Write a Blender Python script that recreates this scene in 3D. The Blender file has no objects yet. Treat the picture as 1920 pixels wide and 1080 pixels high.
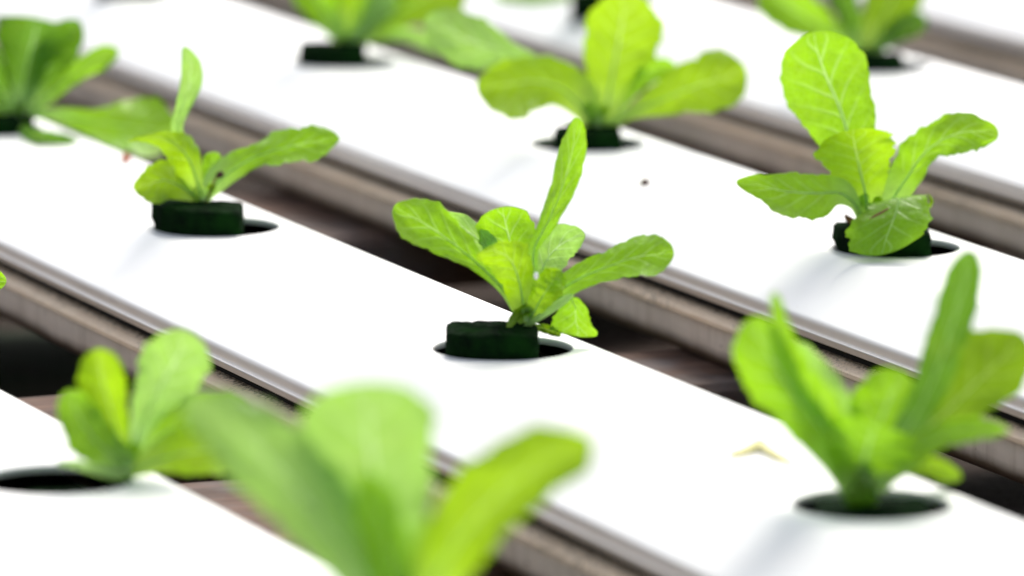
import bpy, math, random
from mathutils import Vector, Matrix, noise

# ------------------------------------------------------------------ camera, sky, sun, exposure
D = 0.05                    # metres: the diameter of one planting hole
F = 12007.0                 # focal length in pixels of a 1920 px wide frame
TH = math.atan(2020.0/F)    # camera looks 9.5 degrees down
ZT = 0.30                   # height of the flat tops of the channels
CH = 7.8907*D               # camera height above the tops
sc = bpy.context.scene
cam_d = bpy.data.cameras.new('camera'); cam = bpy.data.objects.new('camera', cam_d)
sc.collection.objects.link(cam); sc.camera = cam
cam.location = (0, 0, ZT+CH); cam.rotation_euler = (math.pi/2-TH, 0, 0)
cam_d.sensor_width = 36; cam_d.lens = F/1920*36
cam_d.clip_start = 0.05; cam_d.clip_end = 200
cam_d.dof.use_dof = True; cam_d.dof.focus_distance = 46.8*D; cam_d.dof.aperture_fstop = 8.2
cam_d.dof.aperture_blades = 0

SUN_EL, SUN_AZ = math.radians(48), math.radians(18)    # azimuth measured from +Y towards +X
w = bpy.data.worlds.new('World'); sc.world = w; w.use_nodes = True
nt = w.node_tree; nt.nodes.clear()
sky = nt.nodes.new('ShaderNodeTexSky'); sky.sky_type = 'NISHITA'; sky.sun_disc = False
sky.sun_elevation = SUN_EL; sky.sun_rotation = SUN_AZ; sky.air_density = 1.0; sky.dust_density = 4.0; sky.ozone_density = 1.0
bg = nt.nodes.new('ShaderNodeBackground'); bg.inputs['Strength'].default_value = 0.15
wo = nt.nodes.new('ShaderNodeOutputWorld')
hs = nt.nodes.new('ShaderNodeHueSaturation'); hs.inputs['Saturation'].default_value = 0.5
nt.links.new(sky.outputs[0], hs.inputs['Color']); nt.links.new(hs.outputs[0], bg.inputs[0]); nt.links.new(bg.outputs[0], wo.inputs[0])
sd = bpy.data.lights.new('sun', 'SUN'); sun = bpy.data.objects.new('sun', sd); sc.collection.objects.link(sun)
sd.energy = 2.0; sd.angle = math.radians(28); sd.color = (1, 0.96, 0.88)
sdir = Vector((math.sin(SUN_AZ)*math.cos(SUN_EL), math.cos(SUN_AZ)*math.cos(SUN_EL), math.sin(SUN_EL)))
sun.rotation_euler = sdir.to_track_quat('Z', 'Y').to_euler()
sc.view_settings.view_transform = 'Standard'; sc.view_settings.look = 'None'
sc.view_settings.exposure = 0.58; sc.view_settings.gamma = 1; sc.view_settings.use_curve_mapping = False
sc.cycles.max_bounces = 8; sc.cycles.transmission_bounces = 6; sc.cycles.diffuse_bounces = 5

# ------------------------------------------------------------------ helpers
def px(x, y, zc):
    """world point at photo position x, y (1920 wide) and axis depth zc (metres)"""
    xc = (x-960)/F*zc; yc = -(y-540)/F*zc
    return Vector((xc, zc*math.cos(TH)+yc*math.sin(TH), ZT+CH-zc*math.sin(TH)+yc*math.cos(TH)))
def depth_on(y, z=0.0):
    """axis depth where the row y meets the level ZT+z"""
    return (CH-z)*F/(math.cos(TH)*(y-540)+math.sin(TH)*F)
def on(x, y, z=0.0): return px(x, y, depth_on(y, z))
RIGHT = Vector((1, 0, 0)); UP = Vector((0, math.sin(TH), math.cos(TH))); FWD = Vector((0, math.cos(TH), -math.sin(TH)))

def link(o): sc.collection.objects.link(o); return o
def mesh(name, verts, faces, mat, parent=None, smooth=True, uvs=None):
    me = bpy.data.meshes.new(name); me.from_pydata([tuple(v) for v in verts], [], faces); me.update()
    if smooth: me.polygons.foreach_set('use_smooth', [True]*len(me.polygons))
    if uvs:
        l = me.uv_layers.new(name='UVMap')
        for p in me.polygons:
            for li, vi in zip(p.loop_indices, p.vertices): l.data[li].uv = uvs[vi]
    me.materials.append(mat)
    o = link(bpy.data.objects.new(name, me))
    if parent: o.parent = parent
    return o
def empty(name, loc, rz=0.0):
    o = link(bpy.data.objects.new(name, None)); o.location = loc; o.rotation_euler = (0, 0, rz); o.empty_display_size = 0.01
    return o
def tag(o, label=None, cat=None, group=None, kind=None):
    if label: o['label'] = label
    if cat: o['category'] = cat
    if group: o['group'] = group
    if kind: o['kind'] = kind
    return o

# ------------------------------------------------------------------ materials
class N:
    def __init__(s, name):
        s.m = bpy.data.materials.new(name); s.m.use_nodes = True; s.t = s.m.node_tree; s.t.nodes.clear()
        s.out = s.n('ShaderNodeOutputMaterial')
    def n(s, k, **kw):
        a = s.t.nodes.new(k)
        for q, v in kw.items(): setattr(a, q, v)
        return a
    def l(s, a, b): s.t.links.new(a, b)
    def set(s, node, **kw):
        for k, v in kw.items():
            i = node.inputs[k.replace('_', ' ')]
            if hasattr(v, 'is_linked') or isinstance(v, bpy.types.NodeSocket): s.l(v, i)
            else: i.default_value = v
        return node
    def math(s, op, a, b=None, c=None, clamp=False):
        q = s.n('ShaderNodeMath', operation=op, use_clamp=clamp)
        for i, v in enumerate((a, b, c)):
            if v is None: continue
            if isinstance(v, (int, float)): q.inputs[i].default_value = v
            else: s.l(v, q.inputs[i])
        return q.outputs[0]
    def noise(s, vec, scale, detail=4, rough=0.55, dist=0.0):
        q = s.n('ShaderNodeTexNoise'); s.l(vec, q.inputs['Vector'])
        q.inputs['Scale'].default_value = scale; q.inputs['Detail'].default_value = detail
        q.inputs['Roughness'].default_value = rough; q.inputs['Distortion'].default_value = dist
        return q.outputs['Fac']
    def ramp(s, fac, stops):
        q = s.n('ShaderNodeValToRGB'); s.l(fac, q.inputs[0]); e = q.color_ramp.elements
        while len(e) < len(stops): e.new(0.5)
        for i, (p, c) in enumerate(stops):
            e[i].position = p; e[i].color = (c, c, c, 1) if isinstance(c, (int, float)) else (*c, 1)
        return q.outputs[0]
    def mix(s, fac, a, b):
        q = s.n('ShaderNodeMix', data_type='RGBA')
        for i, v in ((0, fac), (6, a), (7, b)):
            if isinstance(v, (int, float)): q.inputs[i].default_value = v
            elif isinstance(v, tuple): q.inputs[i].default_value = (*v, 1)
            else: s.l(v, q.inputs[i])
        return q.outputs[2]
    def bump(s, h, strength, dist):
        q = s.n('ShaderNodeBump'); s.l(h, q.inputs['Height']); q.inputs['Strength'].default_value = strength
        q.inputs['Distance'].default_value = dist; return q.outputs[0]
    def mapping(s, vec, scale):
        q = s.n('ShaderNodeMapping'); s.l(vec, q.inputs[0]); q.inputs['Scale'].default_value = scale; return q.outputs[0]
    def princ(s, color, rough, normal=None, spec=0.5):
        p = s.n('ShaderNodeBsdfPrincipled')
        if isinstance(color, tuple): p.inputs['Base Color'].default_value = (*color, 1)
        else: s.l(color, p.inputs['Base Color'])
        if isinstance(rough, (int, float)): p.inputs['Roughness'].default_value = rough
        else: s.l(rough, p.inputs['Roughness'])
        p.inputs['Specular IOR Level'].default_value = spec
        if normal: s.l(normal, p.inputs['Normal'])
        return p.outputs[0]
    def done(s, sh): s.l(sh, s.out.inputs[0]); return s.m

def mat_cover():
    n = N('white_pvc'); oc = n.n('ShaderNodeTexCoord').outputs['Object']
    st = n.noise(n.mapping(oc, (3, 260, 3)), 1.0, 5, 0.7)                 # fine drawing lines along the extrusion
    cl = n.noise(oc, 18, 4); sp = n.noise(oc, 700, 2)
    c = n.mix(n.ramp(cl, [(0.45, 0.0), (0.75, 0.5)]), (0.84, 0.84, 0.83), (0.78, 0.77, 0.74))
    c = n.mix(n.ramp(st, [(0.62, 0.0), (0.72, 0.5)]), c, (0.72, 0.71, 0.69))
    c = n.mix(n.ramp(sp, [(0.77, 0.0), (0.80, 0.7)]), c, (0.35, 0.28, 0.2))
    z = n.n('ShaderNodeSeparateXYZ'); n.l(oc, z.inputs[0])
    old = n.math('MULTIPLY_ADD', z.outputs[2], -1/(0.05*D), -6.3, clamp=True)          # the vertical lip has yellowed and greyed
    bead_highlight = n.math('SUBTRACT', 1.0, n.math('DIVIDE', n.math('ABSOLUTE', n.math('ADD', z.outputs[2], 0.414*D)), 0.012*D), clamp=True)   # bead kept lighter, its thin highlight put into the colour
    old = n.math('MULTIPLY', old, n.math('MULTIPLY_ADD', bead_highlight, -0.9, 0.9))
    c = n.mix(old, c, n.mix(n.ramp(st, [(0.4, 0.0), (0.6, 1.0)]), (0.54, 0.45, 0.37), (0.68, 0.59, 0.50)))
    r = n.ramp(cl, [(0.3, 0.38), (0.7, 0.52)])
    return n.done(n.princ(c, r, n.bump(st, 0.15, 0.0003)))
def mat_wall():
    n = N('weathered_grey_pvc'); oc = n.n('ShaderNodeTexCoord').outputs['Object']
    a = n.noise(oc, 30, 6, 0.6); v = n.noise(n.mapping(oc, (160, 10, 14)), 1.0, 5, 0.6); s = n.noise(oc, 330, 3, 0.6, 0.5)
    c = n.mix(n.ramp(a, [(0.3, 0.0), (0.7, 1.0)]), (0.76, 0.66, 0.565), (0.63, 0.545, 0.46))
    c = n.mix(n.ramp(v, [(0.5, 0.0), (0.75, 0.6)]), c, (0.40, 0.32, 0.24))
    c = n.mix(n.ramp(s, [(0.68, 0.0), (0.72, 0.85)]), c, (0.06, 0.035, 0.02))
    z = n.n('ShaderNodeSeparateXYZ'); n.l(oc, z.inputs[0])
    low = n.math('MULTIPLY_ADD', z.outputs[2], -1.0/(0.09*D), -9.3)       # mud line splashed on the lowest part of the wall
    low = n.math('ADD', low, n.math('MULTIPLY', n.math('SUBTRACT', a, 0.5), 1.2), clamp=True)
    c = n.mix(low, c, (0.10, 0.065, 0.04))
    return n.done(n.princ(c, 0.55, n.bump(s, 0.2, 0.0004)))
def mat_rim():
    n = N('dirty_rim_plastic'); oc = n.n('ShaderNodeTexCoord').outputs['Object']
    a = n.noise(n.mapping(oc, (60, 220, 220)), 1.0, 5, 0.65); s = n.noise(oc, 700, 3, 0.65)
    g = n.noise(oc, 22, 2)
    c = n.mix(n.ramp(a, [(0.35, 0.0), (0.65, 1.0)]), (0.90, 0.73, 0.54), (0.80, 0.62, 0.44))
    k = n.math('MULTIPLY', n.ramp(s, [(0.50, 0.0), (0.60, 0.8)]), n.ramp(g, [(0.50, 0.05), (0.66, 1.0)]))
    c = n.mix(k, c, (0.07, 0.055, 0.025))
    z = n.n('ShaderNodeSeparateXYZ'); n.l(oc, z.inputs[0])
    groove_shade = n.math('MULTIPLY_ADD', z.outputs[2], 1/(0.010*D), 56.4)                    # shade of the groove painted dark onto the inner rim
    groove_shade = n.math('ADD', groove_shade, n.math('MULTIPLY', n.math('SUBTRACT', s, 0.5), 3.0), clamp=True)
    c = n.mix(groove_shade, c, (0.09, 0.06, 0.03))
    return n.done(n.princ(c, 0.7, n.bump(s, 0.35, 0.0006)))
def mat_plain(name, col, rough, spec=0.5, var=0.3, scale=60, bump=0.0):
    n = N(name); oc = n.n('ShaderNodeTexCoord').outputs['Object']; a = n.noise(oc, scale, 5, 0.6)
    lo = tuple(x*(1-var) for x in col); hi = tuple(min(1, x*(1+var)) for x in col)
    c = n.mix(n.ramp(a, [(0.3, 0.0), (0.7, 1.0)]), lo, hi)
    return n.done(n.princ(c, rough, n.bump(a, bump, 0.001) if bump else None, spec))
def mat_foam():
    n = N('green_foam'); oc = n.n('ShaderNodeTexCoord').outputs['Object']
    a = n.noise(oc, 1500, 4, 0.7); b = n.noise(oc, 120, 3)
    c = n.mix(n.ramp(b, [(0.35, 0.0), (0.7, 1.0)]), (0.002, 0.007, 0.003), (0.005, 0.030, 0.004))
    c = n.mix(n.ramp(a, [(0.55, 0.0), (0.72, 0.6)]), c, (0.014, 0.055, 0.008))
    return n.done(n.princ(c, 0.95, n.bump(a, 0.8, 0.0012), 0.05))
def mat_ground():
    n = N('damp_soil'); oc = n.n('ShaderNodeTexCoord').outputs['Object']
    a = n.noise(oc, 9, 6, 0.6); b = n.noise(oc, 90, 5, 0.7); m = n.noise(oc, 4.5, 4)
    c = n.mix(n.ramp(a, [(0.35, 0.0), (0.7, 1.0)]), (0.014, 0.009, 0.007), (0.07, 0.04, 0.028))
    c = n.mix(n.ramp(m, [(0.52, 0.0), (0.60, 0.9)]), c, (0.010, 0.035, 0.012))
    c = n.mix(n.ramp(b, [(0.62, 0.0), (0.75, 0.4)]), c, (0.13, 0.10, 0.08))
    return n.done(n.princ(c, 0.9, n.bump(b, 0.8, 0.01), 0.2))
def mat_wood():
    n = N('old_timber'); oc = n.n('ShaderNodeTexCoord').outputs['Object']
    a = n.noise(n.mapping(oc, (60, 6, 60)), 1.0, 6, 0.65); b = n.noise(oc, 20, 4)
    c = n.mix(n.ramp(a, [(0.35, 0.0), (0.7, 1.0)]), (0.05, 0.027, 0.018), (0.19, 0.105, 0.072))
    c = n.mix(n.ramp(b, [(0.5, 0.0), (0.68, 0.8)]), c, (0.15, 0.13, 0.125))
    return n.done(n.princ(c, 0.8, n.bump(a, 0.6, 0.002), 0.3))

def mat_leaf(name, refl, trans, vein, tw=0.5, gloss=0.36, yellow=(0.36, 0.50, 0.02)):
    n = N(name)
    tc = n.n('ShaderNodeTexCoord'); oc = tc.outputs['Object']
    sep = n.n('ShaderNodeSeparateXYZ'); n.l(tc.outputs['UV'], sep.inputs[0]); u, v = sep.outputs[0], sep.outputs[1]
    big = n.noise(oc, 55, 3); med = n.noise(oc, 260, 4, 0.6); fine = n.noise(oc, 900, 3, 0.6)
    wob = n.math('MULTIPLY', n.math('SUBTRACT', big, 0.5), 0.12)
    vv = n.math('ADD', v, wob)
    a = n.math('ABSOLUTE', n.math('MULTIPLY', n.math('SUBTRACT', v, 0.5), 2.0))         # 0 at the midrib, 1 at the edge
    # lateral veins: swept forward and curved
    side = n.math('GREATER_THAN', v, 0.5)
    ph = n.math('SUBTRACT', n.math('MULTIPLY', u, 8.0), n.math('MULTIPLY', n.math('POWER', a, 0.8), 1.7))
    ph = n.math('ADD', ph, n.math('ADD', n.math('MULTIPLY', side, 0.42), n.math('MULTIPLY', wob, 5.5)))
    tri = n.math('PINGPONG', ph, 0.5)
    lat = n.ramp(tri, [(0.0, 1.0), (0.13, 0.0)])
    lat = n.math('MULTIPLY', lat, n.ramp(a, [(0.0, 1.0), (0.85, 0.15)]))
    lat = n.math('MULTIPLY', lat, n.ramp(u, [(0.25, 0.0), (0.4, 1.0)]))
    # fine net of small veins
    vo = n.n('ShaderNodeTexVoronoi', feature='DISTANCE_TO_EDGE'); n.l(oc, vo.inputs['Vector']); vo.inputs['Scale'].default_value = 420
    net = n.ramp(vo.outputs['Distance'], [(0.0, 1.0), (0.12, 0.0)])
    # midrib strip narrows towards the tip
    wid = n.math('MULTIPLY_ADD', u, -0.11, 0.115)
    mid = n.math('SUBTRACT', 1.0, n.math('DIVIDE', a, n.math('MAXIMUM', wid, 0.008)), clamp=True)
    mid = n.ramp(mid, [(0.0, 0.0), (0.5, 1.0)])
    petiole = n.ramp(u, [(0.08, 1.0), (0.38, 0.0)])
    vm = n.math('MAXIMUM', n.math('MULTIPLY', lat, 0.50), n.math('MULTIPLY', mid, 0.8))
    vm = n.math('MAXIMUM', vm, n.math('MULTIPLY', petiole, 0.55))
    vm = n.math('MAXIMUM', vm, n.math('MULTIPLY', net, 0.08))
    def col(base, vcol):
        lo = tuple(x*0.80 for x in base)
        c = n.mix(n.ramp(med, [(0.3, 0.0), (0.7, 1.0)]), lo, base)
        c = n.mix(n.math('MULTIPLY', n.ramp(big, [(0.52, 0.0), (0.8, 1.0)]), 0.28), c, yellow)
        c = n.mix(vm, c, vcol)
        return n.mix(n.ramp(fine, [(0.78, 0.0), (0.82, 0.6)]), c, (0.25, 0.18, 0.04))
    hgt = n.math('ADD', n.math('MULTIPLY', med, 1.0), n.math('MULTIPLY', vm, -0.9))
    nm = n.bump(hgt, 0.6, 0.0013)
    p = n.princ(col(refl, vein), gloss, nm, 0.42)
    tr = n.n('ShaderNodeBsdfTranslucent'); n.l(col(trans, tuple(min(1, x*1.25+0.08) for x in vein)), tr.inputs[0]); n.l(nm, tr.inputs[1])
    mx = n.n('ShaderNodeMixShader'); mx.inputs[0].default_value = tw; n.l(p, mx.inputs[1]); n.l(tr.outputs[0], mx.inputs[2])
    return n.done(mx.outputs[0])

def mat_rib(name, col):
    n = N(name); oc = n.n('ShaderNodeTexCoord').outputs['Object']
    c = n.mix(n.noise(n.mapping(oc, (300, 300, 60)), 1.0, 3), tuple(x*0.8 for x in col), tuple(x*1.15 for x in col))
    tr = n.n('ShaderNodeBsdfTranslucent'); n.l(c, tr.inputs[0])
    mx = n.n('ShaderNodeMixShader'); mx.inputs[0].default_value = 0.78; n.l(n.princ(c, 0.4), mx.inputs[1]); n.l(tr.outputs[0], mx.inputs[2])
    return n.done(mx.outputs[0])

M = dict(
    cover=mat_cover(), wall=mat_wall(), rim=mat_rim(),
    black=mat_plain('black_lining_and_shade', (0.006, 0.006, 0.006), 0.7, 0.1),
    foam=mat_foam(), ground=mat_ground(), wood=mat_wood(),
    mid=mat_leaf('leaf_fresh_green', (0.17, 0.38, 0.014), (0.36, 0.70, 0.005), (0.44, 0.68, 0.20)),
    yel=mat_leaf('leaf_yellow_green', (0.22, 0.43, 0.008), (0.47, 0.77, 0.004), (0.50, 0.70, 0.14)),
    dark=mat_leaf('leaf_deep_green_shaded', (0.065, 0.19, 0.008), (0.15, 0.35, 0.003), (0.34, 0.54, 0.20)),  # on the left edge seedling this darker green also holds painted shade
    pale=mat_leaf('leaf_pale_green_sky_sheen', (0.26, 0.47, 0.14), (0.40, 0.72, 0.09), (0.56, 0.76, 0.38), gloss=0.34),  # paler, bluer green that also puts sky sheen into the leaf colour
    olive=mat_leaf('leaf_olive_green', (0.12, 0.26, 0.005), (0.24, 0.42, 0.002), (0.30, 0.44, 0.06)),
    rib=mat_rib('pale_rib', (0.66, 0.84, 0.42)),
    stem=mat_rib('stem_green', (0.26, 0.48, 0.035)),
    brown=mat_plain('withered_brown', (0.16, 0.075, 0.03), 0.8, 0.3, 0.5, 600),
    darkbrown=mat_plain('dark_speck', (0.05, 0.018, 0.012), 0.8, 0.3, 0.5, 900),
    rust=mat_plain('orange_brown_speck', (0.40, 0.10, 0.03), 0.8, 0.3, 0.4, 900),
    straw=mat_plain('dry_yellow_leaf', (0.62, 0.58, 0.24), 0.7, 0.3, 0.3, 150),
)
def mat_drop():
    n = N('water'); p = n.n('ShaderNodeBsdfPrincipled')
    p.inputs['Roughness'].default_value = 0.02; p.inputs['Transmission Weight'].default_value = 0.2; p.inputs['IOR'].default_value = 1.33
    p.inputs['Base Color'].default_value = (1, 1, 1, 1)
    return n.done(p.outputs[0])
M['drop'] = mat_drop()

# ------------------------------------------------------------------ ground and timbers
U = Vector((0.38312, -0.92370, 0)); NP = Vector((0.92370, 0.38312, 0))     # along the channels, across them (away from camera)
RZ = math.atan2(U.y, U.x)
ORG = on(943, 652)                                                        # a hole centre on the middle channel
def loc(a, p, z=0.0): return ORG + U*(a*D) + NP*(p*D) + Vector((0, 0, z*D))
gz = ZT - 2.05*D
nx = 60; vs = []; fs = []
for i in range(nx+1):
    for j in range(nx+1):
        x = (i/nx-0.5)*2; y = (j/nx-0.5)*2
        X = math.copysign(abs(x)**3*30, x)+x*1.2; Y = math.copysign(abs(y)**3*30, y)+y*1.2+2.6
        vs.append((X, Y, gz + 0.006*noise.noise(Vector((X*9, Y*9, 0))) - 0.003))
for i in range(nx):
    for j in range(nx):
        a = i*(nx+1)+j; fs.append((a, a+nx+1, a+nx+2, a+1))
tag(mesh('ground', vs, fs, M['ground']), kind='structure')

def board(a0, a1, p0, p1, label, zt=-1.002, th=0.5, seed=0):
    r = random.Random(seed)
    e = empty('support_board', loc((a0+a1)/2, (p0+p1)/2, zt-th), RZ)
    la, lp = (a1-a0)*D/2, (p1-p0)*D/2
    n = 24; vs = []; fs = []; b = 0.06*D
    prof = [(-la, 0), (-la, th*D-b), (-la+b, th*D), (la-b, th*D), (la, th*D-b), (la, 0)]
    for k in range(n+1):
        y = -lp+2*lp*k/n
        for (x, z) in prof:
            vs.append((x+0.03*D*noise.noise(Vector((y*30, x*20, seed))), y, z - (0.0 if z < b else 0.03*D*abs(noise.noise(Vector((y*40, x*60, seed+3)))))))
    m = len(prof)
    for k in range(n):
        for i in range(m): fs.append((k*m+i, k*m+(i+1) % m, (k+1)*m+(i+1) % m, (k+1)*m+i))
    fs.append(tuple(range(m))); fs.append(tuple(n*m+i for i in reversed(range(m))))
    o = mesh('plank', vs, fs, M['wood'], e, smooth=False)
    tag(e, label, 'timber board', 'old timber boards under the channels')
board(-1.1, 2.5, -12, 1.0, 'broad reddish brown timber board under the gap between the two nearest channels', seed=1)
board(-4.7, -3.1, -11.5, 7.5, 'narrow weathered brown timber board under the gap right of the centre seedling', seed=2)
board(-13.7, -10.8, -5.0, 12, 'brown timber board under the gap below the left middle seedling', seed=3)

# ------------------------------------------------------------------ growing channels
SP = 5.95
A0, A1 = -27.0, 24.0
def cover_mesh(name, phase_holes, par):
    """flat top with round planting holes, arched shoulders, rounded front and back edge"""
    W = 0.60; vs = []; fs = []; sm = []
    def q(*idx, s=True): fs.append(idx); sm.append(s)
    hs = sorted(phase_holes); xs = [A0] + [v for h in hs for v in (h-W, h+W)] + [A1]
    n = 96
    for i in range(0, len(xs), 2):
        b = len(vs); vs += [(xs[i], -W, 0), (xs[i+1], -W, 0), (xs[i+1], W, 0), (xs[i], W, 0)]; q(b, b+1, b+2, b+3, s=False)
    for h in hs:
        rings = []
        def ring(r, z):
            b = len(vs)
            for k in range(n):
                t = 2*math.pi*k/n; vs.append((h+r*math.cos(t), r*math.sin(t), z))
            rings.append(b)
        b = len(vs)
        for k in range(n):
            t = 2*math.pi*k/n; c, s = math.cos(t), math.sin(t); m = W/max(abs(c), abs(s)); vs.append((h+m*c, m*s, 0))
        rings.append(b)
        ring(0.500, 0.0); ring(0.4955, -0.003); ring(0.4925, -0.012); ring(0.4925, -0.045); ring(0.50, -0.052); ring(0.56, -0.052)
        for r0, r1 in zip(rings, rings[1:]):
            for k in range(n): q(r0+k, r1+k, r1+(k+1) % n, r0+(k+1) % n, s=(r0 != rings[0]))
    prof = [(0.60, 0.0), (0.64, -0.010), (0.70, -0.040), (0.80, -0.098), (0.95, -0.186), (1.08, -0.262), (1.160, -0.309), (1.172, -0.316), (1.184, -0.326), (1.192, -0.340),
            (1.194, -0.352), (1.194, -0.394), (1.195, -0.403), (1.208, -0.406), (1.228, -0.408), (1.233, -0.415), (1.228, -0.422), (1.208, -0.425), (1.196, -0.428), (1.195, -0.436), (1.197, -0.470), (1.190, -0.480), (1.120, -0.482), (1.115, -0.46)]
    steps = 60
    for sgn in (-1, 1):
        base = len(vs)
        for k in range(steps+1):
            x = A0+(A1-A0)*k/steps
            for (p, z) in prof: vs.append((x, sgn*p, z))
        m = len(prof)
        for k in range(steps):
            for i in range(m-1):
                a = base+k*m+i
                q(*((a, a+m, a+m+1, a+1) if sgn < 0 else (a, a+1, a+m+1, a+m)))
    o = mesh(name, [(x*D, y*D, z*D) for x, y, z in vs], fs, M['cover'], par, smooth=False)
    o.data.polygons.foreach_set('use_smooth', sm)
    return o
def sweep(name, prof, mat, par, closed=False, smooth=True, steps=40):
    vs = []; fs = []; m = len(prof)
    for k in range(steps+1):
        x = A0+(A1-A0)*k/steps
        for (p, z) in prof: vs.append((x*D, p*D, z*D))
    for k in range(steps):
        for i in range(m if closed else m-1):
            a = k*m+i; b = k*m+(i+1) % m
            fs.append((a, b, b+m, a+m))
    if closed: fs += [tuple(range(m)), tuple(steps*m+i for i in reversed(range(m)))]
    return mesh(name, vs, fs, mat, par, smooth)
def channel(x, y, perp, label, holes):
    h = on(x, y); a = (h-ORG).dot(U)/D
    e = empty('growing_channel', loc(a, perp), RZ)
    cover_mesh('cover', [SP*k for k in holes], e)
    sweep('trough', [(-1.165, -0.60), (-1.165, -0.88), (-1.15, -0.94), (-1.10, -0.985), (-1.04, -1.0), (1.04, -1.0), (1.10, -0.985), (1.15, -0.94), (1.165, -0.88), (1.165, -0.60),
                     (1.125, -0.60), (1.12, -0.90), (-1.12, -0.90), (-1.125, -0.60)], M['wall'], e, closed=True)
    sweep('lining_and_shade', [(-1.115, -0.46), (-1.11, -0.89), (1.11, -0.89), (1.115, -0.46)], M['black'], e)
    sweep('lining_and_shade', [(-1.10, -0.42), (-1.04, -0.28), (-0.62, -0.07), (-0.565, -0.06)], M['black'], e)
    sweep('lining_and_shade', [(1.10, -0.42), (1.04, -0.28), (0.62, -0.07), (0.565, -0.06)], M['black'], e)
    sweep('lining_and_shade', [(-1.112, -0.47), (-1.112, -0.575)], M['black'], e); sweep('lining_and_shade', [(1.112, -0.47), (1.112, -0.575)], M['black'], e)  # black strips behind the lip, added to stand in for shade in the groove
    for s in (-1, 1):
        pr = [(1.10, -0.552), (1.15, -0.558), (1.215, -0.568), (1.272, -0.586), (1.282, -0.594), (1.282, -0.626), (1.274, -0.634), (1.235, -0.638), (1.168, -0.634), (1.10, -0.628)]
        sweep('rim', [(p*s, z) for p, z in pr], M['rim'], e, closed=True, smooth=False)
    tag(e, label, 'growing channel', 'white hydroponic growing channels')
    return e, a
chA = channel(110, 898, -4.42, 'white channel nearest the camera in the lower left corner, under the big blurred seedling', (-1, 0, 1))
chB = channel(943, 652, 0.0, 'white channel through the middle of the photo carrying the sharp centre seedling', (-3, -1.99, -0.992, 0, 1.003))
chC = channel(1112, 267, 4.50, 'white channel behind the middle one, with the dark brown speck on its top', (-3, -1.97, -0.975, 0, 1.02))
chD = channel(1650, 123, 9.00, 'white channel near the top right, second from the back', (-1, 0, 1))
chE = channel(1650, -90, 13.5, 'farthest white channel, only its near side in the top right corner', (0,))

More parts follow.
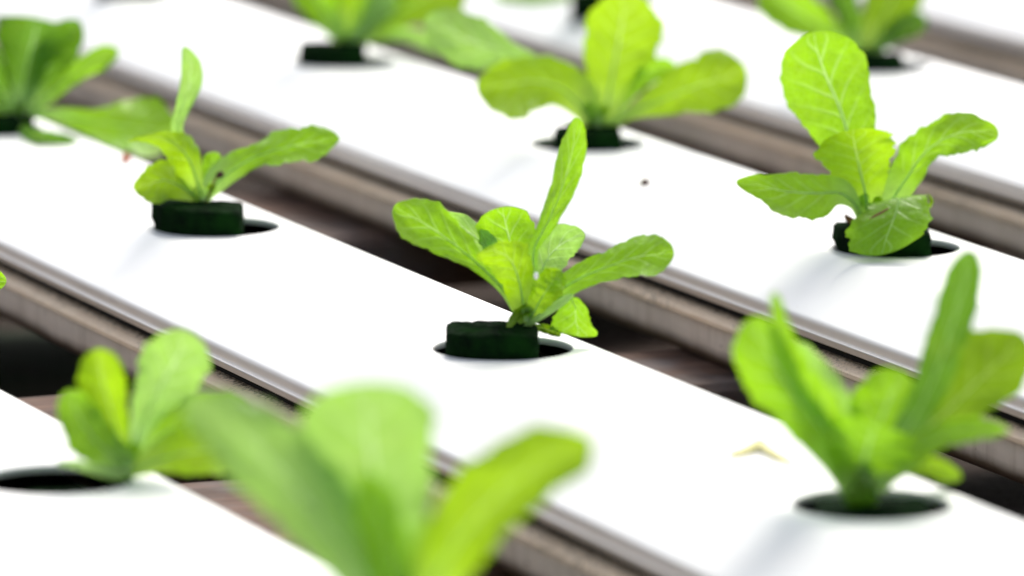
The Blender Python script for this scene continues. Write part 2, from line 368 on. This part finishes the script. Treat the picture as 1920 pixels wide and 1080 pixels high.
# ------------------------------------------------------------------ seedlings
def catmull(P, t):
    n = len(P)-1; i = min(int(t), n-1); f = t-i
    p0 = P[max(i-1, 0)]; p1 = P[i]; p2 = P[i+1]; p3 = P[min(i+2, n)]
    return [0.5*((2*b)+(-a+c)*f+(2*a-5*b+4*c-d)*f*f+(-a+3*b-3*c+d)*f**3) for a, b, c, d in zip(p0, p1, p2, p3)]
NU, NV = 72, 14
class Plant:
    def __init__(s, hole, label, cat='seedling', group='lettuce seedlings in the channel holes', base=None, zoff=0.0):
        """hole: photo position of the hole centre, base: photo position where the leaves leave the plug"""
        s.h = on(*hole); s.zc = depth_on(hole[1]) + zoff*D
        s.k = F/s.zc                                   # photo px per metre here
        s.e = empty('lettuce_seedling', s.h); tag(s.e, label, cat, group)
        s.base = base; s.rs = random.Random(hash((int(hole[0]), int(hole[1])))); s.n = 0
        s.r = random.Random(int(hole[0])*7+int(hole[1]))
    def P(s, x, y, dz=0.0):
        z = s.zc+dz*D
        return px(960+(x-960), y, z) - s.h             # pixel at its own real depth
    def leaf(s, pts, mat='mid', el=None, er=None, rnd=0.80, lat=None, ruf=1.0, rib=True, cup=0.10, tipflat=1.0, label=None, uvs=1.0):
        r = s.r; s.n += 1
        pts = [(p[0], p[1], p[2], p[3], (p[4] if len(p) > 4 else 0.0)) for p in pts]
        if el is None: el = r.uniform(-0.14, 0.06)
        if er is None: er = r.uniform(-0.14, 0.06)
        # arc-length parametrisation
        S = [catmull(pts, (len(pts)-1)*i/200) for i in range(201)]
        L = [0.0]
        for a, b in zip(S, S[1:]): L.append(L[-1]+math.hypot(math.hypot(a[0]-b[0], a[1]-b[1]), (a[4]-b[4])*s.k*D))
        tot = L[-1]; C = []; j = 0
        for i in range(NU+1):
            u = i/NU; u = u if u < .7 else .7+.3*math.sin((u-.7)/.3*math.pi/2)*1.0      # denser rows near the rounded tip
            t = u*tot
            while j < 199 and L[j+1] < t: j += 1
            f = (t-L[j])/max(L[j+1]-L[j], 1e-9); f = min(max(f, 0), 1)
            C.append((u, [a+(b-a)*f for a, b in zip(S[j], S[j+1])]))
        wmax = max(max(c[1][2], c[1][3]) for c in C)
        ph = [r.uniform(0, 6.28) for _ in range(8)]; vs = []; uv = []; mids = []
        for i, (u, (x, y, wl, wr, dz)) in enumerate(C):
            a = C[max(i-2, 0)][1]; b = C[min(i+2, NU)][1]
            tx, ty = b[0]-a[0], b[1]-a[1]
            if lat: lx, ly = lat
            else:
                q = math.hypot(tx, ty) or 1; lx, ly = ty/q, -tx/q
            g = 1.0
            if u > rnd: g = max(0.0, 1-((u-rnd)/(1-rnd))**2.3)**0.5
            wl = max(wl, 2)*g; wr = max(wr, 2)*g
            for jv in range(NV+1):
                t = -1+2*jv/NV; at = abs(t); wv = wl if t < 0 else wr; ee = el if t < 0 else er
                sg = 0 if t < 0 else 4
                blade = min(1.0, max(0.0, (u-0.25)*4))
                wob = 1 + blade*0.045*ruf*(math.sin(u*23+ph[sg])+0.7*math.sin(u*51+ph[sg+1])+0.5*math.sin(u*97+ph[sg+2])+1.3*noise.noise(Vector((u*60, sg*5+ph[0], ph[1]))))*at*at
                sc_ = wv*wob*at; sgn = 1 if t < 0 else -1
                X = x+lx*sc_*sgn; Y = y+ly*sc_*sgn
                rel = wv/max(wmax, 1)
                dd = dz + ee*2.2*(at**1.6)*rel*(wv/(s.k*D))/(0.3) - cup*blade*(at**2)*rel*0.6 \
                    + blade*rel*0.030*ruf*math.sin(u*15+ph[3]+t*1.5)*at**3 + blade*rel*0.05*noise.noise(Vector((u*5+ph[2], t*1.8, ph[4])))*at + blade*rel*0.012*noise.noise(Vector((u*16+ph[2], t*5, ph[4])))
                vs.append(s.P(X, Y, dd)); uv.append((u*uvs, (t+1)/2))
            mids.append((x, y, dz, u))
        fs = []
        for i in range(NU):
            for jv in range(NV):
                a = i*(NV+1)+jv; fs.append((a, a+1, a+NV+2, a+NV+1))
        o = mesh('leaf', vs, fs, M[mat], s.e, True, uv)
        if label: o['label'] = label
        if rib: s.rib(mids, min(7.0, 0.07*wmax+2.6)*0.42, o)
        return o
    def rib(s, mids, r0, par):
        """raised midrib running from the petiole into the blade"""
        mids = [m for m in mids if m[3] < 0.72]; vs = []; fs = []; n = 8
        for i, (x, y, dz, u) in enumerate(mids):
            a = mids[max(i-1, 0)]; b = mids[min(i+1, len(mids)-1)]
            T = (s.P(b[0], b[1], b[2])-s.P(a[0], a[1], a[2])).normalized()
            A = T.cross(Vector((0.1, 1, 0.1))).normalized(); B = T.cross(A)
            rr = (r0*(1.25-u*1.6)+0.2)/s.k
            c = s.P(x, y, dz) + FWD*rr*0.05
            for k in range(n):
                t = 2*math.pi*k/n; vs.append(c+A*rr*math.cos(t)+B*rr*math.sin(t))
        for i in range(len(mids)-1):
            for k in range(n): fs.append((i*n+k, i*n+(k+1) % n, (i+1)*n+(k+1) % n, (i+1)*n+k))
        fs.append(tuple(range(n)))
        mesh('midrib', vs, fs, M['rib'], par)
    def tube(s, name, pts, mat, n=12):
        vs = []; fs = []
        for i, (x, y, r_, dz) in enumerate(pts):
            a = pts[max(i-1, 0)]; b = pts[min(i+1, len(pts)-1)]
            T = (s.P(b[0], b[1], b[3])-s.P(a[0], a[1], a[3])).normalized()
            A = T.cross(Vector((0.1, 1, 0.2))).normalized(); B = T.cross(A); c = s.P(x, y, dz)
            for k in range(n):
                t = 2*math.pi*k/n; w_ = 1+0.12*math.sin(3*t+i*1.3)
                vs.append(c+(A*math.cos(t)+B*math.sin(t))*(r_/s.k*w_))
        for i in range(len(pts)-1):
            for k in range(n): fs.append((i*n+k, i*n+(k+1) % n, (i+1)*n+(k+1) % n, (i+1)*n+k))
        fs += [tuple(reversed(range(n))), tuple((len(pts)-1)*n+k for k in range(n))]
        return mesh(name, vs, fs, mat, s.e)
    def stem(s, x, y0, y1, r0=7, r1=10):
        s.tube('stem', [(x+1, y0+12, r0, 0), (x, y0, r0*1.1, 0), (x, (y0+y1)/2, (r0+r1)/2, 0), (x-1, y1, r1, 0), (x, y1-6, r1*0.3, 0)], M['stem'])
    def crown(s, x, y, sc_=1.0):
        """tiny new leaves in the heart of the rosette"""
        q = random.Random(int(x+y))
        for i in range(3):
            a = (-0.5, 0.45, 0.05)[i]+q.uniform(-.15, .15); h = (44, 38, 28)[i]*sc_; d = (0.05, 0.0, -0.12)[i]
            s.leaf([(x+a*4, y, 5*sc_, 5*sc_, d), (x+a*h*.4, y-h*.45, 9*sc_, 9*sc_, d), (x+a*h*.75, y-h*.8, 11*sc_, 10*sc_, d-.03), (x+a*h, y-h, 8*sc_, 8*sc_, d-.06)], ('mid', 'yel', 'pale')[i], ruf=.6, rib=False)
    def plug(s, xl, xr, top, depth=0.55, front=0.47, bot=0.5, rot=0.0, tilt=0.0):
        """foam block inside the hole; xl, xr photo columns, top in hole diameters above the cover"""
        k = F/s.zc
        hx = 960 + s.h.x/(s.zc)*F
        cx = ((xl+xr)/2-hx)/k; hw = (xr-xl)/2/k
        cy = (-front+depth/2)*D; hd = depth/2*D
        def clampr(x, y, z):
            r_ = math.hypot(x, y); R = (0.484 + 0.035*min(1, max(0, (z-0.01)/0.05)))*D
            return (x*R/r_, y*R/r_) if r_ > R else (x, y)
        n = 72; vs = []; fs = []; rings = []
        def ring(sc_, z, inset=0.0):
            b = len(vs)
            for i in range(n):
                t = 2*math.pi*i/n; c, q = math.cos(t+rot), math.sin(t+rot)
                m = 1/((abs(c)**16+abs(q)**16)**(1/16))
                x, y = (hw-inset)*m*c*sc_+cx, (hd-inset)*m*q*sc_+cy
                x, y = clampr(x, y, z)
                zz = z*D + tilt*x
                j = noise.noise_vector(Vector((x*400, y*400, zz*400+s.n)))*0.0010 + noise.noise_vector(Vector((x*1300, y*1300, zz*1300)))*0.0006
                if sc_ > 0.94 and z > top-0.03: j *= 0.45
                vs.append((x+j.x, y+j.y, zz+j.z))
            rings.append(b)
        hh = top+bot; m_ = 12
        for i in range(m_+1): ring(1.0, -bot+hh*(i/m_)-(0.02 if i == m_ else 0))
        ring(0.97, top, 0.0004)
        for q_ in (0.85, 0.68, 0.5, 0.3, 0.12): ring(q_, top+0.012*(1-q_))
        for a, b in zip(rings, rings[1:]):
            for i in range(n): fs.append((a+i, a+(i+1) % n, b+(i+1) % n, b+i))
        fs.append(tuple(rings[-1]+i for i in range(n)))
        mesh('foam_plug', vs, fs, M['foam'], s.e)

# --- centre seedling, middle channel
p = Plant((943, 652), 'sharp centre seedling with one tall thin upright leaf above a foam block')
p.plug(838, 1008, 0.165, 0.62, 0.47)
p.stem(983, 622, 598, 10, 13)
p.crown(990, 604)
p.leaf([(980,608,7,7,0),(948,548,9,9,-.05),(905,503,14,14,-.1),(852,458,30,34,-.15),(797,420,45,46,-.2),(738,388,40,34,-.2)], 'mid', el=-.05, er=.1, rnd=.78)
p.leaf([(978,602,6,6,.1),(948,520,15,15,.2),(908,460,26,24,.3),(865,424,26,22,.35),(828,399,18,14,.35)], 'pale', el=.1, er=.1)
p.leaf([(984,602,8,8,.15),(974,520,20,20,.25),(957,455,54,46,.3),(946,410,60,54,.28),(942,388,56,50,.2)], 'mid', el=.05, er=.1, rnd=.7)
p.leaf([(985,608,10,10,-.05),(980,565,26,24,-.1),(972,522,36,36,-.2),(955,485,40,40,-.33),(925,470,32,30,-.45),(897,474,22,20,-.5)], 'yel', el=.05, er=.05, lat=(-.75,.65), cup=.02)
p.leaf([(992,600,7,7,0),(1000,520,8,8,.02),(1002,466,10,9,.02),(1028,415,17,17,0),(1051,360,22,24,-.02),(1069,300,25,28,-.05),(1078,252,22,25,-.1),(1084,220,18,20,-.15)], 'mid', el=.30, er=.12, ruf=.8)
p.leaf([(993,600,8,8,.1),(1008,530,22,22,.2),(1030,480,42,35,.3),(1062,452,36,30,.35),(1097,440,22,20,.35)], 'pale', el=.0, er=.12)
p.leaf([(990,604,9,8,0),(1025,562,18,16,-.05),(1085,523,26,22,-.1),(1145,498,30,27,-.14),(1185,484,34,36,-.17),(1222,478,40,38,-.24),(1264,474,30,26,-.38)], 'mid', el=.20, er=-.12, rnd=.84)
p.leaf([(985,612,6,6,-.1),(1030,582,9,9,-.1),(1064,556,14,14,-.08),(1078,575,22,28,-.04),(1080,602,30,46,0),(1088,632,38,56,.03)], 'mid', el=.05, er=0, lat=(.97,.10), rnd=.93)
p.tube('petiole', [(986,612,4,-.12),(1012,595,6,-.14),(1040,576,8,-.15),(1062,560,7,-.13),(1074,552,3,-.1)], M['rib'])
p.leaf([(990,608,8,8,-.1),(1008,572,20,18,-.15),(1028,540,30,27,-.17),(1052,508,24,22,-.1)], 'yel')
p.leaf([(950,622,2,2,-.2),(962,600,9,8,-.2),(980,584,11,10,-.16),(1002,572,7,6,-.1)], 'olive', rib=False, label='small withered olive leaf at the stem foot')
p.leaf([(992,612,4,4,-.08),(1018,616,9,8,-.02),(1036,622,9,8,.02),(1052,630,5,5,.05)], 'olive', rib=False, label='small yellowed leaf lying low on the right')
dv = []; df = []
for i in range(9):
    for j in range(14):
        a, b = math.pi*i/8, 2*math.pi*j/14
        q = Vector((math.sin(a)*math.cos(b)*4.6, math.sin(a)*math.sin(b)*3.5, math.cos(a)*7.5))/p.k
        dv.append(p.P(1005, 517, -.34)+q)
for i in range(8):
    for j in range(14): df.append((i*14+j, i*14+(j+1) % 14, (i+1)*14+(j+1) % 14, (i+1)*14+j))
mesh('water_drop', dv, df, M['drop'], p.e)

# --- left seedling, middle channel
p = Plant((405, 425), 'sharp seedling left of the centre one, with a tall narrow pale leaf and black bud')
p.plug(285, 456, 0.19, 0.60, 0.47, tilt=-.04)
p.stem(380, 394, 372, 8, 10)
p.crown(384, 376, .8)
p.leaf([(377,378,6,6,.05),(352,300,9,9,.1),(333,243,12,10,.1),(342,200,13,16,.08),(354,162,17,22,.05),(357,125,18,22,0),(345,88,13,14,-.05)], 'pale', el=.2, er=.0, ruf=.5)
p.leaf([(380,380,7,7,-.05),(368,335,30,16,-.12),(352,295,36,28,-.25),(325,268,26,26,-.38),(285,257,14,14,-.46),(240,264,8,8,-.5)], 'yel', lat=(-.7,.72), el=.08, er=.1, cup=.0)
p.leaf([(378,376,7,7,-.02),(346,354,24,30,-.1),(310,338,42,40,-.18),(276,346,36,26,-.2),(250,352,22,16,-.2)], 'yel', el=-.05, er=.12)
p.leaf([(385,374,5,5,.1),(390,332,14,14,.2),(400,302,19,17,.25),(408,286,14,14,.25)], 'mid')
p.leaf([(383,378,6,6,0),(405,345,26,18,-.05),(440,316,30,20,-.08),(480,294,24,20,-.1),(522,280,32,28,-.12),(575,268,32,34,-.16),(612,262,26,28,-.2),(637,260,18,16,-.2)], 'mid', el=.18, er=-.1, ruf=1.6)
p.tube('twig', [(386,380,1.6,-.15),(398,352,1.6,-.2),(404,335,1.8,-.22),(412,330,2.4,-.22)], M['brown'])
ob = p.tube('withered_bud', [(405,331,2,-.22),(409,329,5.5,-.22),(414,327,6.5,-.22),(419,325,4,-.22)], M['darkbrown'])

# --- right seedling, second channel
p = Plant((1687, 464), 'sharp right seedling with a large veined upright leaf and drooping split front leaf')
p.plug(1562, 1738, 0.18, 0.62, 0.47)
p.stem(1632, 432, 404, 10, 13)
p.crown(1634, 408)
p.leaf([(1620,410,7,7,.08),(1606,330,18,18,.15),(1592,260,56,50,.2),(1574,200,80,66,.22),(1550,145,86,80,.2),(1534,100,76,74,.14),(1524,60,50,62,.05)], 'mid', el=.06, er=.02, rnd=.84, ruf=.6)
p.leaf([(1628,412,9,9,0),(1624,370,30,32,-.02),(1614,325,50,56,-.05),(1604,280,74,76,-.1),(1598,243,76,82,-.2)], 'yel', el=.06, er=.04, rnd=.72, tipflat=1)
p.leaf([(1640,418,9,9,.02),(1672,375,28,22,.06),(1703,330,38,26,.06),(1733,288,42,22,.02),(1775,258,40,34,-.03),(1822,246,34,40,-.06),(1872,254,26,26,-.1)], 'mid', el=.1, er=-.04, rnd=.8, ruf=1.5, label='leaf arching right with a browned rim')
p.leaf([(1612,410,6,6,0),(1602,382,12,12,-.08),(1574,362,26,28,-.16),(1528,362,50,36,-.28),(1470,358,44,34,-.36),(1422,347,24,20,-.4),(1380,341,10,9,-.42)], 'mid', el=-.05, er=.14, rnd=.9)
p.leaf([(1640,412,7,7,-.05),(1668,378,20,24,-.3),(1684,374,46,52,-.52),(1680,398,66,80,-.64),(1670,425,74,84,-.70),(1660,452,74,72,-.73),(1654,478,56,52,-.73)], 'mid', lat=(.98,-.18), el=.02, er=.02, rnd=.88, cup=.05, label='drooping leaf in front with a short brown split')
p.tube('leaf_split', [(1630,411,.6,-.70),(1640,405,2.1,-.69),(1652,399,2.4,-.675),(1662,393,1.8,-.655),(1667,390,.5,-.64)], M['brown'], 6)
p.leaf([(1740,392,2,2,.05),(1746,380,4,4,.05),(1744,370,3,3,.05),(1738,364,2,2,.05)], 'olive', rib=False)
p.tube('leaf_scar', [(1612,424,4,-.05),(1596,414,7,-.08),(1588,408,5,-.1),(1584,402,2,-.1)], M['brown'])

# --- upper centre seedling, second channel
p = Plant((1112, 268), 'slightly blurred yellow green seedling with three broad leaves, upper centre')
p.plug(1040, 1162, 0.14, 0.55, 0.46)
p.stem(1118, 255, 225, 10, 15)
p.crown(1120, 236)
p.leaf([(1108,238,8,8,.05),(1062,180,12,14,.18),(1010,130,16,18,.25),(950,100,28,26,.28),(890,80,52,48,.3),(842,58,50,46,.3),(797,36,36,36,.28)], 'pale', el=.0, er=.1)
p.leaf([(1106,240,10,8,0),(1088,200,24,42,-.05),(1050,165,38,50,-.12),(1003,152,60,48,-.2),(950,158,66,44,-.28),(893,165,40,32,-.34)], 'yel', el=-.08, er=.1)
p.leaf([(1130,240,12,12,0),(1140,190,34,30,.05),(1150,130,54,56,.08),(1160,78,66,78,.08),(1168,30,66,76,.04),(1172,-16,60,66,-.02)], 'yel', el=.06, er=.06, rnd=.70)
p.leaf([(1135,240,8,8,0),(1180,213,12,12,-.02),(1240,188,34,30,-.08),(1300,163,50,50,-.14),(1350,148,56,58,-.18),(1400,136,46,48,-.22)], 'yel', el=.1, er=-.08, rnd=.82)
p.leaf([(1140,225,8,8,.15),(1190,160,16,16,.25),(1230,130,20,20,.3),(1268,124,14,16,.3)], 'mid')
p.leaf([(1100,240,3,3,-.05),(1080,232,4,4,-.1),(1055,226,3,3,-.12)], 'pale', rib=False)

# --- top centre seedling
p = Plant((647, 113), 'blurred seedling on a dark foam block at the top edge, leaves cut by the frame')
p.plug(562, 686, 0.17, 0.6, 0.47)
p.stem(652, 100, 72, 10, 14)
p.leaf([(645,86,8,8,0),(628,50,24,20,-.05),(602,10,36,30,-.1),(575,-45,44,40,-.15),(560,-100,34,34,-.15)], 'mid')
p.leaf([(650,84,8,8,.05),(662,40,24,24,.05),(678,-10,42,40,.05),(688,-70,46,46,.05),(690,-120,32,32,.05)], 'yel')
p.leaf([(652,86,8,8,0),(690,60,20,18,-.08),(735,32,42,24,-.15),(785,2,56,44,-.2),(830,-22,60,60,-.22),(875,-40,44,44,-.25)], 'yel', er=-.1, el=.1)
p.leaf([(656,84,8,8,-.05),(690,45,18,18,-.12),(715,5,26,26,-.2),(730,-30,30,30,-.25)], 'pale')
p.leaf([(655,90,6,6,.1),(698,70,12,10,.15),(750,62,12,14,.2),(795,74,12,16,.2),(830,98,10,12,.2)], 'pale')
p.leaf([(652,86,8,8,.1),(700,20,26,26,.2),(760,-40,50,50,.3),(830,-80,45,45,.35)], 'mid')
p.leaf([(640,86,8,8,.1),(610,20,20,20,.2),(640,-40,36,36,.3),(640,-100,30,30,.35)], 'mid')

# --- lower right seedling, middle channel
p = Plant((1632, 945), 'blurred vase shaped seedling in the lower right, its foam level with the hole')
p.plug(1532, 1748, -0.03, 0.80, 0.42, bot=.4)
p.stem(1616, 935, 870, 30, 40)
p.crown(1622, 905, 1.4)
p.leaf([(1606,922,26,24,0),(1576,850,44,40,-.05),(1530,790,52,56,-.12),(1482,725,66,56,-.2),(1440,660,70,46,-.24),(1408,596,50,40,-.24)], 'mid', el=.05, er=-.12)
p.leaf([(1610,915,14,14,-.05),(1560,820,22,20,-.1),(1512,740,24,22,-.16),(1484,670,22,20,-.2),(1466,610,17,15,-.24),(1452,548,9,8,-.26)], 'mid', el=.22, er=.05, rnd=.96)
p.leaf([(1612,918,22,22,.08),(1588,840,42,44,.12),(1552,772,54,52,.16),(1512,702,46,44,.2),(1474,640,28,28,.22)], 'pale', el=.05, er=.05)
p.leaf([(1624,915,20,20,.15),(1638,835,50,50,.2),(1660,766,66,58,.26),(1694,695,44,34,.3)], 'mid')
p.leaf([(1636,915,20,20,.02),(1686,830,26,26,.02),(1726,762,30,30,0),(1760,685,36,34,-.03),(1788,600,40,36,-.07),(1808,530,38,34,-.1),(1820,468,34,30,-.14)], 'dark', el=.10, er=.02, rnd=.86)
p.leaf([(1640,915,20,20,.1),(1695,842,38,34,.18),(1768,778,62,46,.25),(1830,718,82,60,.3),(1880,672,78,62,.34),(1918,628,50,50,.36)], 'olive', el=.04, er=.05)
p.leaf([(1640,912,18,16,-.1),(1700,856,32,28,-.16),(1762,820,26,22,-.22),(1830,804,22,22,-.26),(1892,808,14,12,-.28)], 'mid', el=.2, er=-.1)
p.leaf([(1618,924,34,34,-.06),(1618,880,62,58,-.14),(1628,836,82,86,-.22),(1642,792,80,90,-.30)], 'mid', el=.0, er=.0, rnd=.86, cup=.2)
p.leaf([(1632,915,6,6,.1),(1690,884,9,9,.3),(1745,876,20,20,.45),(1802,898,18,16,.5)], 'olive', label='small drooping yellowed leaf at the back')

# --- lower left seedling, nearest channel
p = Plant((110, 898), 'blurred small seedling at the right rim of its hole, lower left')
p.plug(40, 206, -0.14, 0.62, 0.25, bot=.4)
p.stem(238, 892, 860, 10, 16)
p.crown(240, 880, 1.3)
p.tube('root', [(240,888,11,-.08),(212,888,12,-.12),(178,880,11,-.12),(140,870,8,-.05),(110,868,4,.02)], M['rib'])
p.leaf([(236,884,12,12,0),(222,820,26,24,.04),(206,762,36,34,.06),(192,712,46,44,.05),(182,654,40,38,0)], 'yel', rnd=.75)
p.leaf([(232,884,12,12,-.05),(205,850,32,30,-.12),(172,818,46,40,-.2),(145,775,38,36,-.25),(124,732,28,26,-.28)], 'mid', el=-.04, er=.1)
p.leaf([(245,884,8,8,.05),(256,820,14,14,.08),(280,762,34,36,.1),(308,712,56,60,.1),(335,665,64,64,.06),(352,620,50,52,0)], 'pale', el=-.02, er=.08, rnd=.76)
p.leaf([(245,886,10,10,-.05),(300,862,34,26,-.15),(360,848,56,44,-.25),(425,842,50,44,-.32),(500,848,30,26,-.36)], 'yel', el=.1, er=-.12)
p.leaf([(245,884,10,10,.05),(290,828,30,30,.1),(350,792,46,46,.12),(425,776,44,44,.14),(482,790,26,26,.14)], 'mid', el=.1, er=-.1)

# --- foreground seedling, nearest channel
p = Plant((761, 1268), 'very blurred large pale seedling in the foreground, cut by the bottom edge')
p.plug(650, 872, 0.12, 0.62, 0.45)
p.stem(762, 1245, 1180, 18, 26)
p.leaf([(758,1220,14,14,.05),(742,1090,48,50,.08),(718,985,84,86,.1),(702,890,114,108,.08),(692,805,128,122,.02),(688,716,112,118,-.06)], 'pale', el=.02, er=.04, rnd=.86, ruf=.8)
p.leaf([(750,1225,14,14,0),(690,1095,42,52,-.04),(606,980,62,78,-.1),(520,880,74,84,-.16),(440,805,66,66,-.2),(345,748,48,46,-.22)], 'pale', el=.0, er=.1)
p.leaf([(756,1225,14,14,-.15),(738,1090,38,36,-.25),(718,995,46,42,-.32),(698,930,40,40,-.36),(682,882,24,30,-.38)], 'mid', el=.1, er=.1, rnd=.75)
p.leaf([(775,1220,16,16,0),(818,1085,58,52,-.05),(878,990,74,62,-.12),(948,918,84,62,-.18),(1022,862,66,62,-.22),(1085,836,34,52,-.24),(1112,828,16,30,-.25)], 'yel', el=.1, er=-.08, rnd=.92)
p.leaf([(770,1225,12,12,.1),(790,1120,34,34,.2),(800,1040,44,44,.26),(802,985,30,30,.3)], 'pale')

# --- upper left seedling, middle channel
p = Plant((-20, 240), 'dark green blurred seedling at the left edge with a long leaf reaching right')
p.plug(-70, 62, 0.12, 0.6, 0.45)
p.stem(40, 228, 200, 9, 13)
p.leaf([(40,216,6,6,.05),(44,160,28,28,.08),(54,110,54,42,.1),(64,72,72,70,.08),(72,34,80,90,.02)], 'dark', rnd=.84, cup=.25)
p.leaf([(44,214,8,8,-.05),(84,185,15,14,-.1),(130,146,16,17,-.14),(176,115,21,22,-.18),(222,94,22,22,-.2)], 'mid', el=.12, er=.0)
p.leaf([(46,214,6,6,-.05),(110,216,14,14,-.12),(180,228,25,32,-.2),(250,238,56,50,-.26),(300,244,54,50,-.3),(336,248,34,34,-.32)], 'mid', el=.16, er=-.16)
p.leaf([(34,212,6,6,-.1),(38,238,11,11,-.4),(68,256,15,14,-.9),(110,261,13,13,-1.1),(146,266,10,10,-1.2)], 'dark', lat=(.45,-.89))
p.leaf([(36,216,6,6,.05),(10,180,20,20,.05),(-25,130,38,38,.05),(-60,80,38,38,.05)], 'dark')
p.leaf([(42,214,6,6,.1),(72,160,22,22,.15),(100,110,40,34,.18),(124,72,38,34,.16),(148,38,20,20,.12)], 'dark', rnd=.84)
p.leaf([(34,216,6,6,0),(-10,200,22,22,-.1),(-60,190,36,36,-.2),(-110,200,26,26,-.2)], 'mid')

# --- top right seedling, third channel
p = Plant((1650, 123), 'blurred dark seedling at the top right behind the large veined leaf')
p.plug(1590, 1690, 0.12, 0.55, 0.46)
p.stem(1628, 116, 92, 9, 13)
p.leaf([(1620,108,8,8,0),(1582,80,18,18,-.05),(1530,46,32,34,-.12),(1475,10,46,46,-.18),(1428,-30,36,36,-.2)], 'mid')
p.leaf([(1620,105,8,8,.05),(1600,50,20,18,.1),(1582,0,24,24,.12),(1570,-55,22,22,.12)], 'dark')
p.leaf([(1625,108,10,10,0),(1645,60,34,34,0),(1668,10,46,46,0),(1700,-50,52,52,0),(1720,-100,34,34,0)], 'olive')
p.leaf([(1638,102,6,6,-.05),(1676,62,20,20,-.1),(1712,44,24,24,-.14),(1738,36,16,16,-.15)], 'dark')

# --- seedlings whose holes sit at the frame's edge
p = Plant((1100, 6), 'seedling at the top edge above the upper centre one, only its dark foam block showing')
p.plug(1072, 1150, 0.12, 0.55, 0.46)
p.stem(1110, -8, -36, 9, 13)
p.leaf([(1105,-10,7,7,0),(1070,-16,16,16,-.1),(1020,-16,26,24,-.2),(960,-10,20,22,-.28),(925,-4,10,12,-.3)], 'pale')
p.leaf([(1110,-14,8,8,0),(1120,-80,36,36,0),(1125,-140,44,44,-.05),(1120,-190,30,30,-.1)], 'mid')
p.leaf([(1115,-12,8,8,0),(1170,-50,26,26,0),(1230,-80,40,40,-.05),(1280,-84,28,28,-.1)], 'mid')
p = Plant((246, -8), 'foam block in a dark hole cut by the top left edge')
p.plug(180, 300, 0.06, 0.6, 0.45)
p.stem(250, -22, -50, 9, 13)
p.leaf([(246,-24,8,8,0),(240,-80,30,30,0),(225,-130,40,40,-.05),(215,-180,28,28,-.1)], 'mid')
p.leaf([(252,-24,8,8,0),(300,-70,24,24,0),(350,-100,38,38,-.05),(400,-110,26,26,-.1)], 'mid')
p = Plant((-395, 597), 'seedling outside the left edge with one green leaf tip just in view')
p.plug(-480, -300, 0.12, 0.6, 0.45)
p.stem(-390, 590, 560, 9, 13)
p.leaf([(-386,568,8,8,0),(-300,540,16,16,-.05),(-180,520,32,32,-.1),(-80,520,46,46,-.15),(12,528,30,30,-.2)], 'mid')
p.leaf([(-390,566,8,8,0),(-400,480,36,36,.05),(-410,400,50,50,.05),(-405,340,36,36,0)], 'mid')

# ------------------------------------------------------------------ small litter on the covers
def blob(name, x, y, rx, ry, rz, mat, label, cat, seed=0):
    c = on(x, y); vs = []; fs = []; a_, b_ = 10, 14
    k = F/depth_on(y)
    for i in range(a_+1):
        for j in range(b_):
            t, q = math.pi*i/a_, 2*math.pi*j/b_
            v = Vector((math.sin(t)*math.cos(q)*rx, math.sin(t)*math.sin(q)*ry, math.cos(t)*rz))/k
            v *= 1+0.45*noise.noise(v.normalized()*2.2+Vector((seed, 0, 0)))
            vs.append(v+Vector((0, 0, rz/k*0.8)))
    for i in range(a_):
        for j in range(b_): fs.append((i*b_+j, i*b_+(j+1) % b_, (i+1)*b_+(j+1) % b_, (i+1)*b_+j))
    o = mesh(name, vs, fs, mat); o.location = c; tag(o, label, cat); return o
blob('dirt_crumb', 1210, 346, 9, 24, 6, M['darkbrown'], 'dark brown crumb lying on the white channel below the upper centre seedling', 'crumb', 3)
blob('dirt_crumb', 1204, 349, 4, 6, 1.5, M['brown'], 'tiny brown flake touching the dark crumb below the upper centre seedling', 'crumb', 8)
blob('dirt_crumb', 236, 302, 8, 30, 7, M['rust'], 'small orange brown crumb on the middle white channel near the left seedling', 'crumb', 5)

def scrap(path, wid, label, seed):
    r = random.Random(seed); vs = []; fs = []; n = len(path)
    S = [catmull([tuple(q) for q in path], (n-1)*i/24) for i in range(25)]
    base = on(path[0][0], path[0][1])
    for i, (x, y, h) in enumerate(S):
        u = i/24; w_ = wid*(math.sin(math.pi*min(1, u*0.9+0.07))**0.7)
        for j in range(7):
            t = j/6*2-1
            c = on(x, y+w_*t*0.8) ; vs.append(c-base+Vector((0, 0, (h+2.5*t*t*(0.5+0.5*math.sin(u*9+seed))+1.0)/6000)))
    for i in range(24):
        for j in range(6): a = i*7+j; fs.append((a, a+1, a+8, a+7))
    return vs, fs, base
vs, fs, base = scrap([(1368,856,1),(1395,850,5),(1425,842,12),(1450,856,6),(1490,872,1)], 9, '', 1)
o = mesh('leaf_scrap', vs, fs, M['straw']); o.location = base
sol = o.modifiers.new('solid', 'SOLIDIFY'); sol.thickness = 0.0004
tag(o, 'dry yellow scrap of leaf lying on the white channel left of the lower right seedling', 'leaf scrap')
